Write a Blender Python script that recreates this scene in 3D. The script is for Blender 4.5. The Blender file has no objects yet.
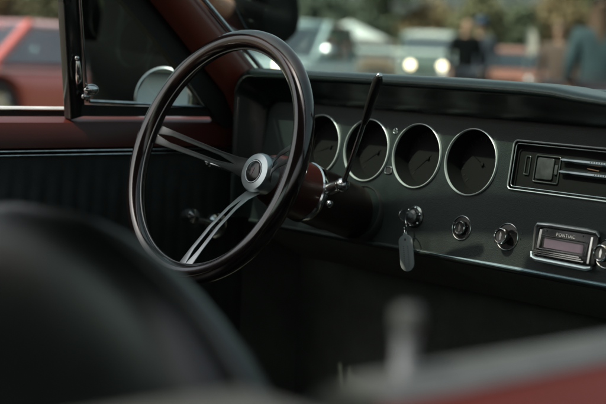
import bpy, bmesh, math, random
from math import sin, cos, pi, radians, sqrt, atan2
from mathutils import Vector, Matrix, noise
random.seed(7)
S = bpy.context.scene
COL = S.collection

# ------------------------------------------------------------------ camera, light, exposure
cam_d = bpy.data.cameras.new('camera'); cam = bpy.data.objects.new('camera', cam_d); COL.objects.link(cam)
S.camera = cam
R_ = Vector((0.66560733, 0.74499317, 0.04418212)); U_ = Vector((-0.10925304, 0.03870543, 0.99326012)); F_ = Vector((-0.73826192, 0.66594825, -0.10715538))
M = Matrix((( R_.x, U_.x, -F_.x), (R_.y, U_.y, -F_.y), (R_.z, U_.z, -F_.z))).to_4x4()
cam.matrix_world = Matrix.Translation((1.1941, -1.5571, 1.0092)) @ M
cam_d.sensor_width = 36; cam_d.lens = 1365.36 / 606 * 36
cam_d.clip_start = 0.02; cam_d.clip_end = 6000
cam_d.dof.use_dof = True; cam_d.dof.focus_distance = 2.0; cam_d.dof.aperture_fstop = 4.2

SUN_EL, SUN_AZ = radians(52), radians(192)      # azimuth clockwise from +Y; sun stands behind and to the left
sd = Vector((sin(SUN_AZ)*cos(SUN_EL), cos(SUN_AZ)*cos(SUN_EL), sin(SUN_EL)))
w = bpy.data.worlds.new('World'); S.world = w; w.use_nodes = True
nt = w.node_tree; nt.nodes.clear()
sky = nt.nodes.new('ShaderNodeTexSky'); sky.sky_type = 'NISHITA'; sky.sun_disc = False
sky.sun_elevation = SUN_EL; sky.sun_rotation = SUN_AZ; sky.air_density = 1.6; sky.dust_density = 5.0; sky.ozone_density = 1.0
hs = nt.nodes.new('ShaderNodeHueSaturation'); hs.inputs['Saturation'].default_value = 0.38
bg = nt.nodes.new('ShaderNodeBackground'); bg.inputs[1].default_value = 0.095
wo = nt.nodes.new('ShaderNodeOutputWorld')
nt.links.new(sky.outputs[0], hs.inputs['Color']); nt.links.new(hs.outputs[0], bg.inputs[0]); nt.links.new(bg.outputs[0], wo.inputs[0])
sl = bpy.data.lights.new('sun', 'SUN'); sun = bpy.data.objects.new('sun', sl); COL.objects.link(sun)
sl.energy = 3.4; sl.angle = radians(1.0); sl.color = (1, 0.87, 0.70)
sun.rotation_euler = sd.to_track_quat('Z', 'Y').to_euler()
S.view_settings.view_transform = 'Standard'; S.view_settings.look = 'None'; S.view_settings.gamma = 1
S.view_settings.use_curve_mapping = False
S.view_settings.exposure = 1.1
S.render.engine = 'CYCLES'
S.cycles.use_denoising = True
S.cycles.max_bounces = 8; S.cycles.transparent_max_bounces = 16; S.cycles.caustics_reflective = False; S.cycles.caustics_refractive = False
S.cycles.sample_clamp_indirect = 4

# ------------------------------------------------------------------ materials
def mat(name, col, rough=0.5, metal=0.0, var=0.15, scale=20, bump=0.0, bscale=200, coat=0.0, spec=0.5, col2=None, emit=None, estr=0):
    m = bpy.data.materials.new(name); m.use_nodes = True
    n = m.node_tree; b = n.nodes['Principled BSDF']
    b.inputs['Metallic'].default_value = metal; b.inputs['Specular IOR Level'].default_value = spec
    b.inputs['Coat Weight'].default_value = coat; b.inputs['Coat Roughness'].default_value = 0.06
    tc = n.nodes.new('ShaderNodeTexCoord')
    nz = n.nodes.new('ShaderNodeTexNoise'); nz.inputs['Scale'].default_value = scale; nz.inputs['Detail'].default_value = 5
    n.links.new(tc.outputs['Object'], nz.inputs['Vector'])
    cr = n.nodes.new('ShaderNodeValToRGB')
    c2 = col2 or tuple(min(1, c*(1+var)) for c in col); c1 = tuple(c*(1-var) for c in col) if not col2 else col
    cr.color_ramp.elements[0].position = .35; cr.color_ramp.elements[1].position = .65
    cr.color_ramp.elements[0].color = (*c1, 1); cr.color_ramp.elements[1].color = (*c2, 1)
    n.links.new(nz.outputs['Fac'], cr.inputs[0]); n.links.new(cr.outputs[0], b.inputs['Base Color'])
    mr = n.nodes.new('ShaderNodeMapRange'); mr.inputs['To Min'].default_value = max(0.02, rough*0.85); mr.inputs['To Max'].default_value = min(1, rough*1.15)
    n.links.new(nz.outputs['Fac'], mr.inputs[0]); n.links.new(mr.outputs[0], b.inputs['Roughness'])
    if bump:
        nb = n.nodes.new('ShaderNodeTexNoise'); nb.inputs['Scale'].default_value = bscale; nb.inputs['Detail'].default_value = 3
        n.links.new(tc.outputs['Object'], nb.inputs['Vector'])
        bp = n.nodes.new('ShaderNodeBump'); bp.inputs['Strength'].default_value = bump; bp.inputs['Distance'].default_value = 0.002
        n.links.new(nb.outputs['Fac'], bp.inputs['Height']); n.links.new(bp.outputs[0], b.inputs['Normal'])
    if emit:
        b.inputs['Emission Color'].default_value = (*emit, 1); b.inputs['Emission Strength'].default_value = estr
    return m

def glass(name, tint, refl=0.08, rough=0.0, dirt=0.0):
    m = bpy.data.materials.new(name); m.use_nodes = True
    n = m.node_tree; n.nodes.clear()
    o = n.nodes.new('ShaderNodeOutputMaterial'); t = n.nodes.new('ShaderNodeBsdfTransparent'); g = n.nodes.new('ShaderNodeBsdfGlossy')
    t.inputs[0].default_value = (*tint, 1); g.inputs['Roughness'].default_value = rough
    lw = n.nodes.new('ShaderNodeLayerWeight'); lw.inputs[0].default_value = .5
    pw = n.nodes.new('ShaderNodeMath'); pw.operation = 'POWER'; pw.inputs[1].default_value = 5; n.links.new(lw.outputs['Facing'], pw.inputs[0])
    fr = n.nodes.new('ShaderNodeMath'); fr.operation = 'MULTIPLY_ADD'; fr.inputs[1].default_value = .5; fr.inputs[2].default_value = refl*.4; n.links.new(pw.outputs[0], fr.inputs[0])
    mx = n.nodes.new('ShaderNodeMixShader')
    n.links.new(fr.outputs[0], mx.inputs[0]); n.links.new(t.outputs[0], mx.inputs[1]); n.links.new(g.outputs[0], mx.inputs[2])
    last = mx
    if dirt:
        d = n.nodes.new('ShaderNodeBsdfDiffuse'); d.inputs[0].default_value = (.5, .5, .48, 1)
        tc = n.nodes.new('ShaderNodeTexCoord'); nz = n.nodes.new('ShaderNodeTexNoise'); nz.inputs['Scale'].default_value = 14; nz.inputs['Detail'].default_value = 6
        mr = n.nodes.new('ShaderNodeMapRange'); mr.inputs['From Min'].default_value = .45; mr.inputs['To Max'].default_value = dirt
        n.links.new(tc.outputs['Object'], nz.inputs['Vector']); n.links.new(nz.outputs['Fac'], mr.inputs[0])
        m2 = n.nodes.new('ShaderNodeMixShader'); n.links.new(mr.outputs[0], m2.inputs[0]); n.links.new(mx.outputs[0], m2.inputs[1]); n.links.new(d.outputs[0], m2.inputs[2]); last = m2
    n.links.new(last.outputs[0], o.inputs[0])
    return m

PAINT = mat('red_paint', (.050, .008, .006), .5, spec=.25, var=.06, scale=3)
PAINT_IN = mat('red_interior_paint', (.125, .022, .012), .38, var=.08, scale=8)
CHROME = mat('chrome', (.62, .64, .65), .13, 1.0, var=.1, scale=40)
GARN = mat('dark_garnish_paint', (.048,.010,.007), .36, var=.08, scale=8, spec=.35)
CHROME_D = mat('worn_chrome', (.42, .45, .46), .22, 1.0, var=.2, scale=60)
STEEL = mat('brushed_steel', (.36, .385, .385), .42, 1.0, var=.1, scale=30)
SILL = mat('satin_sill', (.22, .22, .24), .42, .3, var=.1, scale=25)
VINYL = mat('black_vinyl', (.012, .015, .014), .42, var=.2, scale=30, bump=.25, bscale=700)
VINYL_SEAT = mat('black_seat_vinyl', (.0055, .0075, .0065), .33, var=.2, scale=12, bump=.2, bscale=400)
PAD = mat('dash_pad_vinyl', (.006, .010, .010), .19, var=.15, scale=30, bump=.15, bscale=600)
FASCIA = mat('dash_metal', (.0080, .0145, .0138), .42, .15, var=.12, scale=60, bump=.3, bscale=900)
BLACK = mat('gloss_black', (.012, .013, .013), .18)
DIAL = mat('dial_black', (.0028, .0036, .0032), .8, spec=.2)
RUBBER = mat('rubber', (.009, .009, .009), .7)
CARPET = mat('worn_dark_carpet', (.060, .068, .058), .95, bump=.6, bscale=500)
WOODRIM = mat('brown_rim_plastic', (.010, .006, .0055), .16, var=.35, scale=18, coat=.7)
LINER = mat('headliner', (.03, .03, .03), .9, bump=.4, bscale=400)
COLRED = mat('column_red', (.028, .005, .0035), .42, coat=.1, var=.08)
MIRR = mat('mirror_glass', (.155, .18, .20), .02, 1.0, var=.01)
TYRE = mat('tyre_rubber', (.025, .025, .025), .8, bump=.3)
GLS = glass('windscreen_glass', (.80, .90, .88), dirt=.035)
GLS2 = glass('vent_glass', (.66, .74, .72), refl=.03, dirt=.010)
TAGM = mat('tag_plastic', (.15, .18, .18), .45, var=.08)
INK = mat('dark_ink', (.03, .03, .03), .6)
WHITEINK = mat('white_ink', (.7, .72, .72), .5)
DIALT = mat('dial_tick_grey', (.006, .007, .0065), .6)
SILL_SHEEN = mat('sky_sheen_grey', (.15, .165, .165), .48, .8)
BAR = mat('worn_bright_metal', (.62, .65, .66), .30, .92, var=.05, scale=40)
SPOKE_SHADE = mat('shaded_spoke_metal', (.085, .09, .09), .34, .9)
BEZ = mat('bezel_metal', (.80, .86, .86), .30, .45, var=.08)
DISPLAY = mat('display_purple_grey', (.075, .062, .085), .3, var=.15, scale=30)
ORANGE = mat('orange_mark', (.14, .07, .04), .4)
GREYP = mat('grey_plastic', (.035, .042, .042), .4)

# ------------------------------------------------------------------ mesh helpers
class MB:
    def __init__(s): s.v = []; s.f = []
    def add(s, vs, fs):
        k = len(s.v); s.v += [Vector(q) for q in vs]; s.f += [tuple(k+i for i in f) for f in fs]; return s
    def box(s, a, b):
        (x0, y0, z0), (x1, y1, z1) = a, b
        return s.add([(x0,y0,z0),(x1,y0,z0),(x1,y1,z0),(x0,y1,z0),(x0,y0,z1),(x1,y0,z1),(x1,y1,z1),(x0,y1,z1)],
                     [(0,3,2,1),(4,5,6,7),(0,1,5,4),(1,2,6,5),(2,3,7,6),(3,0,4,7)])
    def loft(s, rings, closed=True, cap=True):
        n = len(rings[0]); vs = [q for r in rings for q in r]; fs = []
        for i in range(len(rings)-1):
            for j in range(n if closed else n-1):
                a, b = i*n+j, i*n+(j+1) % n
                fs.append((a, b, b+n, a+n))
        if cap and closed:
            fs.append(tuple(range(n-1, -1, -1))); fs.append(tuple((len(rings)-1)*n+i for i in range(n)))
        return s.add(vs, fs)
    def tube(s, pts, r, n=12, cap=True, closed=False, sq=1.0):
        pts = [Vector(p) for p in pts]; N = len(pts); rad = r if isinstance(r, (list, tuple)) else [r]*N
        rings = []; up = None
        for i, p in enumerate(pts):
            if closed: t = (pts[(i+1) % N]-pts[i-1]).normalized()
            else: t = (pts[min(i+1, N-1)]-pts[max(i-1, 0)]).normalized()
            if up is None: up = Vector((0,0,1)) if abs(t.z) < .9 else Vector((1,0,0))
            a = t.cross(up); a = a.normalized() if a.length > 1e-6 else t.orthogonal().normalized()
            b = a.cross(t).normalized(); up = b
            rings.append([p+a*cos(2*pi*k/n)*rad[i]+b*sin(2*pi*k/n)*rad[i]*sq for k in range(n)])
        if closed:
            rings.append(rings[0]); return s.loft(rings, cap=False)
        return s.loft(rings, cap=cap)
    def lathe(s, prof, o, ax, n=40, sx=None):
        """prof = [(radius, height along ax)], closed at ends when radius 0"""
        o = Vector(o); ax = Vector(ax).normalized(); a = ax.orthogonal().normalized(); b = ax.cross(a)
        return s.loft([[o+ax*h+(a*cos(2*pi*k/n)+b*sin(2*pi*k/n))*max(r, 1e-5) for k in range(n)] for r, h in prof], cap=False)
    def torus(s, o, ax, R, r, n=64, m=10):
        o = Vector(o); ax = Vector(ax).normalized(); a = ax.orthogonal().normalized(); b = ax.cross(a)
        rings = []
        for i in range(n+1):
            t = 2*pi*i/n; d = a*cos(t)+b*sin(t)
            rings.append([o+d*(R+r*cos(2*pi*j/m))+ax*r*sin(2*pi*j/m) for j in range(m)])
        return s.loft(rings, cap=False)
    def prism(s, outline, d):
        """outline: 3-D points in order; extruded by vector d"""
        d = Vector(d); return s.loft([[Vector(p) for p in outline], [Vector(p)+d for p in outline]])
    def sphere(s, c, r, n=16, m=10):
        c = Vector(c); r = Vector((r,r,r)) if not hasattr(r, '__len__') else Vector(r)
        return s.loft([[c+Vector((r.x*sin(pi*i/m+1e-4)*cos(2*pi*j/n), r.y*sin(pi*i/m+1e-4)*sin(2*pi*j/n), r.z*cos(pi*i/m))) for j in range(n)] for i in range(m+1)], cap=False)
    def build(s, name, m, parent=None, smooth=True, bevel=0, seg=3, angle=35, solid=0):
        me = bpy.data.meshes.new(name)
        c = sum(s.v, Vector())/len(s.v)
        me.from_pydata([v-c for v in s.v], [], s.f); me.validate()
        bm = bmesh.new(); bm.from_mesh(me); bmesh.ops.remove_doubles(bm, verts=bm.verts, dist=1e-6)
        bmesh.ops.recalc_face_normals(bm, faces=bm.faces); bm.to_mesh(me); bm.free()
        o = bpy.data.objects.new(name, me); COL.objects.link(o)
        me.materials.append(m)
        o['w'] = tuple(c)
        if parent is not None:
            o.parent = parent; pw = Vector(parent['w']) if 'w' in parent else Vector(); o.location = c-pw
        else: o.location = c
        if smooth:
            for p in me.polygons: p.use_smooth = True
            e = o.modifiers.new('split', 'EDGE_SPLIT') if not bevel else None
            if e: e.split_angle = radians(angle)
        if solid:
            q = o.modifiers.new('solid', 'SOLIDIFY'); q.thickness = solid; q.offset = 0
        if bevel:
            q = o.modifiers.new('bevel', 'BEVEL'); q.width = bevel; q.segments = seg; q.limit_method = 'ANGLE'; q.angle_limit = radians(30)
            q.harden_normals = False
            e = o.modifiers.new('split', 'EDGE_SPLIT'); e.split_angle = radians(50)
        return o

def thing(name, label, cat, loc=(0,0,0), group=None):
    o = bpy.data.objects.new(name, None); COL.objects.link(o); o.location = loc; o['w'] = tuple(loc)
    o.empty_display_size = .2
    o['label'] = label; o['category'] = cat
    if group: o['group'] = group
    return o
def tag(o, label, cat, group=None):
    o['label'] = label; o['category'] = cat
    if group: o['group'] = group
    return o
def setting(name, mb, m, **k):
    o = mb.build(name, m, **k); o['kind'] = 'structure'; return o
def finish():
    for o in bpy.data.objects:
        if 'w' in o: del o['w']

# ------------------------------------------------------------------ ground
g = MB(); n = 60
for i in range(n+1):
    for j in range(n+1):
        x = (i/n*2-1); y = (j/n*2-1); X = 3000*x*abs(x)**1.6; Y = 3000*y*abs(y)**1.6
        g.v.append(Vector((X, Y, 0.25*noise.noise(Vector((X*.01, Y*.01, 0)))*min(1, max(0, (sqrt(X*X+Y*Y)-25)/60)))))
for i in range(n):
    for j in range(n):
        a = i*(n+1)+j; g.f.append((a, a+n+1, a+n+2, a+1))
GM = mat('field_grass', (.045, .055, .025), .95, scale=.6, col2=(.10, .09, .06), bump=.8, bscale=60)
setting('ground', g, GM)

# ------------------------------------------------------------------ the classic car (camera looks in through its passenger window)
CAR = thing('classic_car', 'dark red classic two-door car with black vinyl cabin, seen from beside its open passenger window', 'car', (0, -.6, 0))
TAU = 0.1471; GX, GZ = -0.27, 0.86
FU = Vector((1,0,0)); FV = Vector((0, sin(TAU), cos(TAU))); FN = Vector((0, -cos(TAU), sin(TAU)))
def D(u, v, off=0): return Vector((GX, 0, GZ))+FU*u+FV*v+FN*off

# --- exterior body: cross-sections with wheel arches
WY = (1.10, -1.83)
def arch(y, b=.26):
    for wy in WY:
        d = abs(y-wy)
        if d < .37: b = max(b, .30+sqrt(.37**2-d*d))
    return b
def side_pts(y, sgn, top=.868):
    k = 1.0
    if y > 1.2: k = 1-.06*((y-1.2)/.8)**2
    if y < -2.4: k = 1-.07*((y+2.4)/.8)**2
    b = arch(y)
    prof = [(.86, .26), (.915, .36), (.935, .55), (.93, .68), (.905, .79), (.865, .848), (.828, top)]
    if sgn > 0: prof = prof[:4]+[(.905,.775),(.865,.822),(.80,.846),(.768,.852)]
    out = []
    for x, z in prof:
        out.append(Vector((sgn*x*k, y, max(z, b+(0.012*(len(out)))))))
    return out
def ys(a, b, step=.045):
    m = max(2, int(abs(b-a)/step)+1); return [a+(b-a)*i/(m-1) for i in range(m)]
for sgn, nm in ((1, 'p'), (-1, 'd')):
    q = MB()
    rings = [side_pts(y, sgn) + [Vector((sgn*.80, y, .855)), Vector((sgn*.80, y, max(.30, arch(y)+.09)))] for y in ys(.03, 2.0)]
    q.loft(rings); q.build('front_fender', PAINT, CAR, angle=50)
    q = MB(); rings = [side_pts(y, sgn) + [Vector((sgn*.80, y, .855)), Vector((sgn*.80, y, max(.30, arch(y)+.09)))] for y in ys(-3.15, -1.195)]
    q.loft(rings); q.build('rear_quarter', PAINT, CAR, angle=50)
# hood, cowl, deck, tail, nose
q = MB(); q.loft([[Vector((x, y, z+.02*(1-(x/.8)**2)-.045*max(0, (y-1.2)/.8))) for x in [-.80+.1*i for i in range(17)]] for y, z in ((.42,.868),(.8,.868),(1.2,.868),(1.6,.868),(1.98,.868))], closed=False)
q.build('hood', PAINT, CAR, solid=.02)
q = MB(); q.loft([[Vector((x, y, z)) for x in [-.80+.1*i for i in range(17)]] for y, z in ((-2.30,.875),(-2.7,.872),(-3.13,.84))], closed=False)
q.build('trunk_lid', PAINT, CAR, solid=.02)
q = MB(); q.box((-.78,-3.15,.35),(.78,-3.11,.835)); q.build('tail_panel', PAINT, CAR, bevel=.01)
for s_ in (-1, 1):
    q = MB(); q.box((s_*.55-.16,-3.17,.62),(s_*.55+.16,-3.151,.72)); q.build('taillight', mat('taillight_red', (.3,.01,.01), .2), CAR, bevel=.006)
    q = MB(); q.box((s_*.62-.17,1.96,.5),(s_*.62+.17,2.0,.78)); bz = q.build('headlight_bezel', CHROME_D, CAR, bevel=.01)
    for dz in (.57, .71):
        q = MB(); q.lathe([(.0,.03),(.05,.022),(.07,.0)], (s_*.62, 2.0, dz), (0,1,0), 24); q.build('headlight', glass('lamp_glass', (.9,.9,.9)) if 0 else CHROME, bz)
q = MB(); q.box((-.44,1.95,.45),(.44,1.985,.78)); q.build('grille', BLACK, CAR, bevel=.01)
for yy, nm in ((2.03,'front'), (-3.19,'rear')):
    q = MB(); q.box((-.88,yy-.03,.36),(.88,yy+.03,.48)); q.build('bumper', CHROME, CAR, bevel=.02)
# wheels
for sx in (-1, 1):
    for wy in WY:
        q = MB(); q.lathe([(.20,-.10),(.27,-.10),(.325,-.085),(.335,-.04),(.335,.04),(.325,.085),(.27,.10),(.20,.10),(.20,-.10)], (sx*.80, wy, .335), (1,0,0), 40)
        wh = q.build('wheel', TYRE, CAR)
        q = MB(); q.lathe([(0,.05),(.05,.055),(.07,.03),(.17,.045),(.19,.08),(.205,.085),(.205,-.09)], (sx*.80, wy, .335), (sx,0,0), 32); q.build('rim', CHROME, wh)
# floor, tunnel, firewall, inner walls
q = MB(); q.box((-.80,-3.1,.22),(.80,1.0,.26)); q.build('floor', CARPET, CAR, smooth=False)
q = MB(); q.loft([[(-.17,y,.262),(-.13,y,.40),(-.07,y,.45),(.07,y,.45),(.13,y,.40),(.17,y,.262)] for y in (-1.9,-.6,-.2,.18)]); q.build('transmission_tunnel', CARPET, CAR)
q = MB(); q.box((-.757,.20,.262),(.757,.23,.902)); q.build('firewall', CARPET, CAR, smooth=False)
q = MB(); q.box((-.70,.030,.905),(.70,.235,.925)); q.build('light_stop_plate', VINYL, CAR)  # unseen plate added to stop light leaking down behind the dash
q = MB(); q.box((-.79,.235,.30),(.79,.5,.33)); q.build('cowl_brace', RUBBER, CAR, smooth=False)
for s_ in (-1, 1):
    q = MB(); q.box((s_*.765-.01,.0225,.262),(s_*.765+.01,.199,.85)); q.build('kick_panel', CARPET, CAR)
# roof
q = MB(); rings = []
for y, z, hw in ((-.50,1.268,.60),(-.62,1.315,.62),(-.9,1.335,.63),(-1.3,1.335,.63),(-1.6,1.315,.62),(-1.80,1.27,.60)):
    rings.append([Vector((hw*x, y, z-.045*abs(x)**3)) for x in [-1+.125*i for i in range(17)]])
q.loft(rings, closed=False); q.build('roof', PAINT, CAR, solid=.012)
q = MB(); q.loft([[v-Vector((0,0,.03)) for v in r_] for r_ in rings], closed=False); q.build('headliner', LINER, CAR, solid=.004)
for s_ in (-1, 1):
    q = MB(); q.tube([(s_*.63,-.47,1.245),(s_*.64,-.62,1.272),(s_*.645,-.9,1.287),(s_*.645,-1.3,1.287),(s_*.64,-1.62,1.265),(s_*.64,-1.82,1.21)], .016, 8); q.build('drip_rail', CHROME_D, CAR)
    # C pillar
    q = MB(); q.prism([(s_*.635,-1.62,1.27),(s_*.635,-1.82,1.245),(s_*.79,-2.45,.875),(s_*.79,-1.98,.875)], (-s_*.05,0,0)); q.build('rear_pillar', PAINT, CAR, bevel=.01)
# rear window, parcel shelf
q = MB(); q.loft([[Vector((x*.98,-1.80-.02*(1-(x/.6)**2),1.262)) for x in [-.6+.1*i for i in range(13)]],[Vector((x*1.2,-2.30-.05*(1-(x/.6)**2),.885)) for x in [-.6+.1*i for i in range(13)]]], closed=False); q.build('rear_window', GLS, CAR, solid=.004)
q = MB(); q.box((-.72,-2.35,.84),(.72,-1.92,.865)); q.build('parcel_shelf', VINYL, CAR)

# --- windscreen and its pillars
def ws(x, top):
    k = abs(x)**2.4
    if top: return Vector((x*.625, -.47+.10*(1-k), 1.262+.01*(1-k)))
    return Vector((x*.70, .035+.30*(1-k), .958+.006*(1-k)))
q = MB(); xs = [-1+.08*i for i in range(26)]
for x_ in (0,): q.loft([[ws(x,0)+Vector((x*.012,.004,-.002)) for x in xs],[Vector((x*.76, max(ws(x,0).y+.03, .20 if abs(x) > .95 else .0)+.03, .905)) for x in xs],[Vector((x*.795, .43, .884)) for x in xs]], closed=False)
q.build('cowl', PAINT, CAR, solid=.006)
q = MB()
def wsm(x, t):
    a, b = ws(x, 0), ws(x, 1); return a.lerp(b, t)+Vector((0, .035*sin(pi*t), .03*sin(pi*t)))
q.loft([[wsm(x, t/6) for x in xs] for t in range(7)], closed=False); q.build('windscreen', GLS, CAR, solid=.005)
for s_ in (-1, 1):
    # painted inner pillar (measured edges: low rear, low front, high front, high rear)
    o_lo, i_lo = Vector((s_*.702,-.045,.935)), Vector((s_*.690,.045,.955))
    o_hi, i_hi = Vector((s_*.663,-.239,1.087)), Vector((s_*.660,-.140,1.092))
    o_t, i_t = Vector((s_*.625,-.50,1.258)), Vector((s_*.615,-.42,1.27))
    inn = Vector((-s_*.006,-.004,.0)); out = Vector((s_*.045,.012,.012))
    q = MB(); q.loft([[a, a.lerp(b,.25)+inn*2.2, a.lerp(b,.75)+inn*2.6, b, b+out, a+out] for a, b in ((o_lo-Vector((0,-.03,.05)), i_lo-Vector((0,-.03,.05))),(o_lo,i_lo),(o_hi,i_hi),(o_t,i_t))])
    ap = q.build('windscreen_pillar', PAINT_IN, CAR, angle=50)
    q = MB(); q.tube([i_lo+Vector((-s_*.004,.004,.006)), i_hi+Vector((-s_*.004,.004,.004)), i_t+Vector((-s_*.004,0,0))], .0045, 8); q.build('reveal_moulding', CHROME_D, ap)
q = MB(); q.tube([ws(x,1)+Vector((0,-.005,.0)) for x in xs], .022, 8); q.build('windscreen_header', LINER, CAR)
# rear view mirror on the header
q = MB(); q.tube([(0,-.36,1.255),(0,-.38,1.21)], .006, 8); mr_ = q.build('rear_view_mirror', CHROME_D, CAR)
q = MB(); q.box((-.11,-.40,1.175),(.11,-.385,1.225)); q.build('mirror_housing', CHROME_D, mr_, bevel=.008)

# --- doors
for s_ in (-1, 1):
    near = s_ > 0
    xi, zi = (.766,.848) if near else (.80,.866)
    yr = -1.120 if near else -1.185
    q = MB(); q.loft([side_pts(y, s_, .868)+[Vector((s_*xi, y, zi)), Vector((s_*xi, y, .30))] for y in ys(yr, .022)])
    dr = q.build('door', PAINT, CAR, angle=50)
    # inner vinyl panel with vertical pleats
    q = MB(); rr = []
    for z, dx in ((.30,0),(.44,0),(.445,.5),(.60,1),(.775,1),(.78,0),(.832,0)):
        row = []
        N = 240; y0_ = yr+.004
        for i in range(N+1):
            y = y0_+(.02-y0_)*i/N
            row.append(Vector((s_*(.712-.0016*dx*abs(sin(pi*i/6))), y, z)))
        rr.append(row)
    q.loft(rr, closed=False)
    q.build('door_panel', VINYL, dr)
    # painted top garnish between moulding and glass slot
    zt = .888 if not near else .878
    q = MB(); q.loft([[Vector((s_*x, y, z)) for x, z in (((.760,.850),(.757,.8545),(.742,.8545),(.730,.852),(.720,.846),(.714,.836),(.76,.836)) if near else ((.800,zt-.004),(.792,zt),(.745,zt+.001),(.724,zt-.006),(.716,zt-.020),(.713,.842),(.80,.842)))] for y in ys(yr+.003,.02,.1)])
    if near: q.build('sill_garnish', VINYL, dr)
    else: q.build('sill_garnish', GARN, dr)
    q = MB()
    for z in (.8372, .8305): q.tube([(s_*.709,yr+.005,z),(s_*.709,.02,z)], .0018, 8)
    q.build('panel_moulding', CHROME_D, dr)
    if near:
        q = MB(); q.loft([[Vector((s_*x, y, z)) for x, z in ((.742,.8555),(.745,.860),(.762,.8595),(.768,.857),(.771,.8525),(.742,.853))] for y in ys(-1.118,.02,.1)])
        q.build('window_sill_trim', SILL_SHEEN, dr)  # grey metal stands in for sky sheen on the red garnish
        q = MB(); q.lathe([(.0044,-.006),(.0046,.004),(.0046,.020),(.0056,.0215),(.0056,.024)], (.752,-1.088,.857), (0,0,1), 24)
        lk = q.build('lock_knob', mat('pale_knob', (.24,.27,.30), .4, .3), dr)
        q = MB(); q.lathe([(.0056,0),(.0068,.002),(.0068,.009),(.0054,.0125),(0,.013)], (.752,-1.088,.879), (0,0,1), 24); q.build('knob_cap', GREYP, lk)
    else:
        q = MB(); q.loft([[Vector((-x, y, z)) for x, z in ((.806,.899),(.808,.9020),(.818,.9030),(.828,.900),(.829,.8975))] for y in ys(-1.183,-.300,.1)])
        q.build('window_sill_trim', BEZ, dr)
        q = MB(); q.box((-.825,-1.183,.868),(-.808,-.300,.8968)); q.build('window_felt', RUBBER, dr, smooth=False)
        q = MB(); q.lathe([(.0045,0),(.0045,.022),(.006,.026),(.006,.034),(0,.036)], (-.762,-1.137,.885), (0,0,1), 20); q.build('lock_knob', CHROME_D, dr)
    # armrest
    q = MB(); q.box((s_*.62,-.85,.57),(s_*.706,-.40,.63)); q.build('armrest', VINYL, dr, bevel=.02, seg=4)
    # window crank
    q = MB(); q.lathe([(.022,0),(.022,.010),(.012,.018),(0,.020)], (s_*.705,-.055,.700), (-s_,0,0), 24)
    q.tube([(s_*.688,-.055,.700),(s_*.676,-.10,.713),(s_*.672,-.142,.724)], [.008,.006,.005], 10)
    ck = q.build('window_crank', CHROME, dr)
    q = MB(); q.lathe([(.005,0),(.012,.004),(.0145,.016),(.012,.026),(0,.030)], (s_*.672,-.146,.725), (-s_,0,.1), 20); q.build('crank_knob', CHROME, ck)
    # vent window: division post, frame, glass, latch
    q = MB()
    def strip(P, wd, dp=.022):
        # boxes along a poly-line in the side plane
        for a, b in zip(P[:-1], P[1:]):
            a, b = Vector(a), Vector(b); t = (b-a).normalized(); nn = Vector((1,0,0)).cross(t).normalized()
            a2, b2 = a-t*wd*.3, b+t*wd*.3
            q.add([a2+nn*wd/2, a2-nn*wd/2, b2-nn*wd/2, b2+nn*wd/2]+[v+Vector((s_*dp,0,0)) for v in (a2+nn*wd/2, a2-nn*wd/2, b2-nn*wd/2, b2+nn*wd/2)],
                  [(0,1,2,3),(7,6,5,4),(0,4,5,1),(1,5,6,2),(2,6,7,3),(3,7,4,0)])
    lean = lambda z: s_*(.72-.24*max(0, z-.9))
    post = [(lean(z), y, z) for y, z in ((-.335,.898),(-.380,1.079),(-.427,1.255))]
    strip(post, .030)
    vf = q.build('vent_frame', BLACK, dr, bevel=.004)
    q = MB(); q.tube([(lean(z)-s_*.002, y, z) for y, z in ((-.323,.918),(-.366,1.079),(-.412,1.25))], .0026, 8)
    q.tube([(lean(z)-s_*.002, y, z) for y, z in ((-.318,.918),(-.20,.9145),(-.075,.910))], .0030, 8)
    q.tube([(lean(z)-s_*.002, y, z) for y, z in ((-.075,.910),(-.181,1.007),(-.278,1.085),(-.42,1.20))], .0022, 8)
    q.build('vent_glass_rim', CHROME_D, vf)
    q = MB(); q.loft([[(lean(.893)+s_*.0, -.33, .893),(lean(.912), -.33, .912),(lean(.912), -.05,.9075),(lean(.893),-.03,.893)],[(lean(.893)+s_*.02, -.33, .893),(lean(.912)+s_*.02, -.33, .912),(lean(.912)+s_*.02, -.05,.9075),(lean(.893)+s_*.02,-.03,.893)]]); q.build('vent_weatherstrip', RUBBER, vf)
    # front channel between vent glass and pillar
    q = MB(); P = [(lean(z), y, z) for y, z in ((.0,.890),(-.140,1.010),(-.245,1.092),(-.46,1.245))]; strip(P, .066, .02); q.build('vent_front_channel', RUBBER, vf)
    q = MB(); q.add([(lean(z)+s_*.006, y, z) for y, z in ((-.322,.914),(-.07,.909),(-.278,1.085),(-.395,1.170),(-.372,1.09))], [(0,1,2,3,4)]); q.build('vent_glass', GLS2, vf, smooth=False, solid=.004)
    q = MB(); q.tube([(lean(.985)-s_*.010,-.358,.983),(lean(.972)-s_*.014,-.357,.970),(lean(.955)-s_*.012,-.352,.955),(lean(.948)-s_*.008,-.350,.948)], [.0030,.0045,.0055,.0030], 10)
    q.sphere((lean(.99)-s_*.006,-.358,.988), .004); q.build('vent_latch', CHROME, vf)
    q = MB(); q.sphere((lean(.938)-s_*.012,-.325,.9375), (.008,.014,.0095)); q.sphere((lean(.93)-s_*.006,-.330,.926), (.006,.009,.006)); q.build('vent_handle', CHROME, vf)
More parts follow.
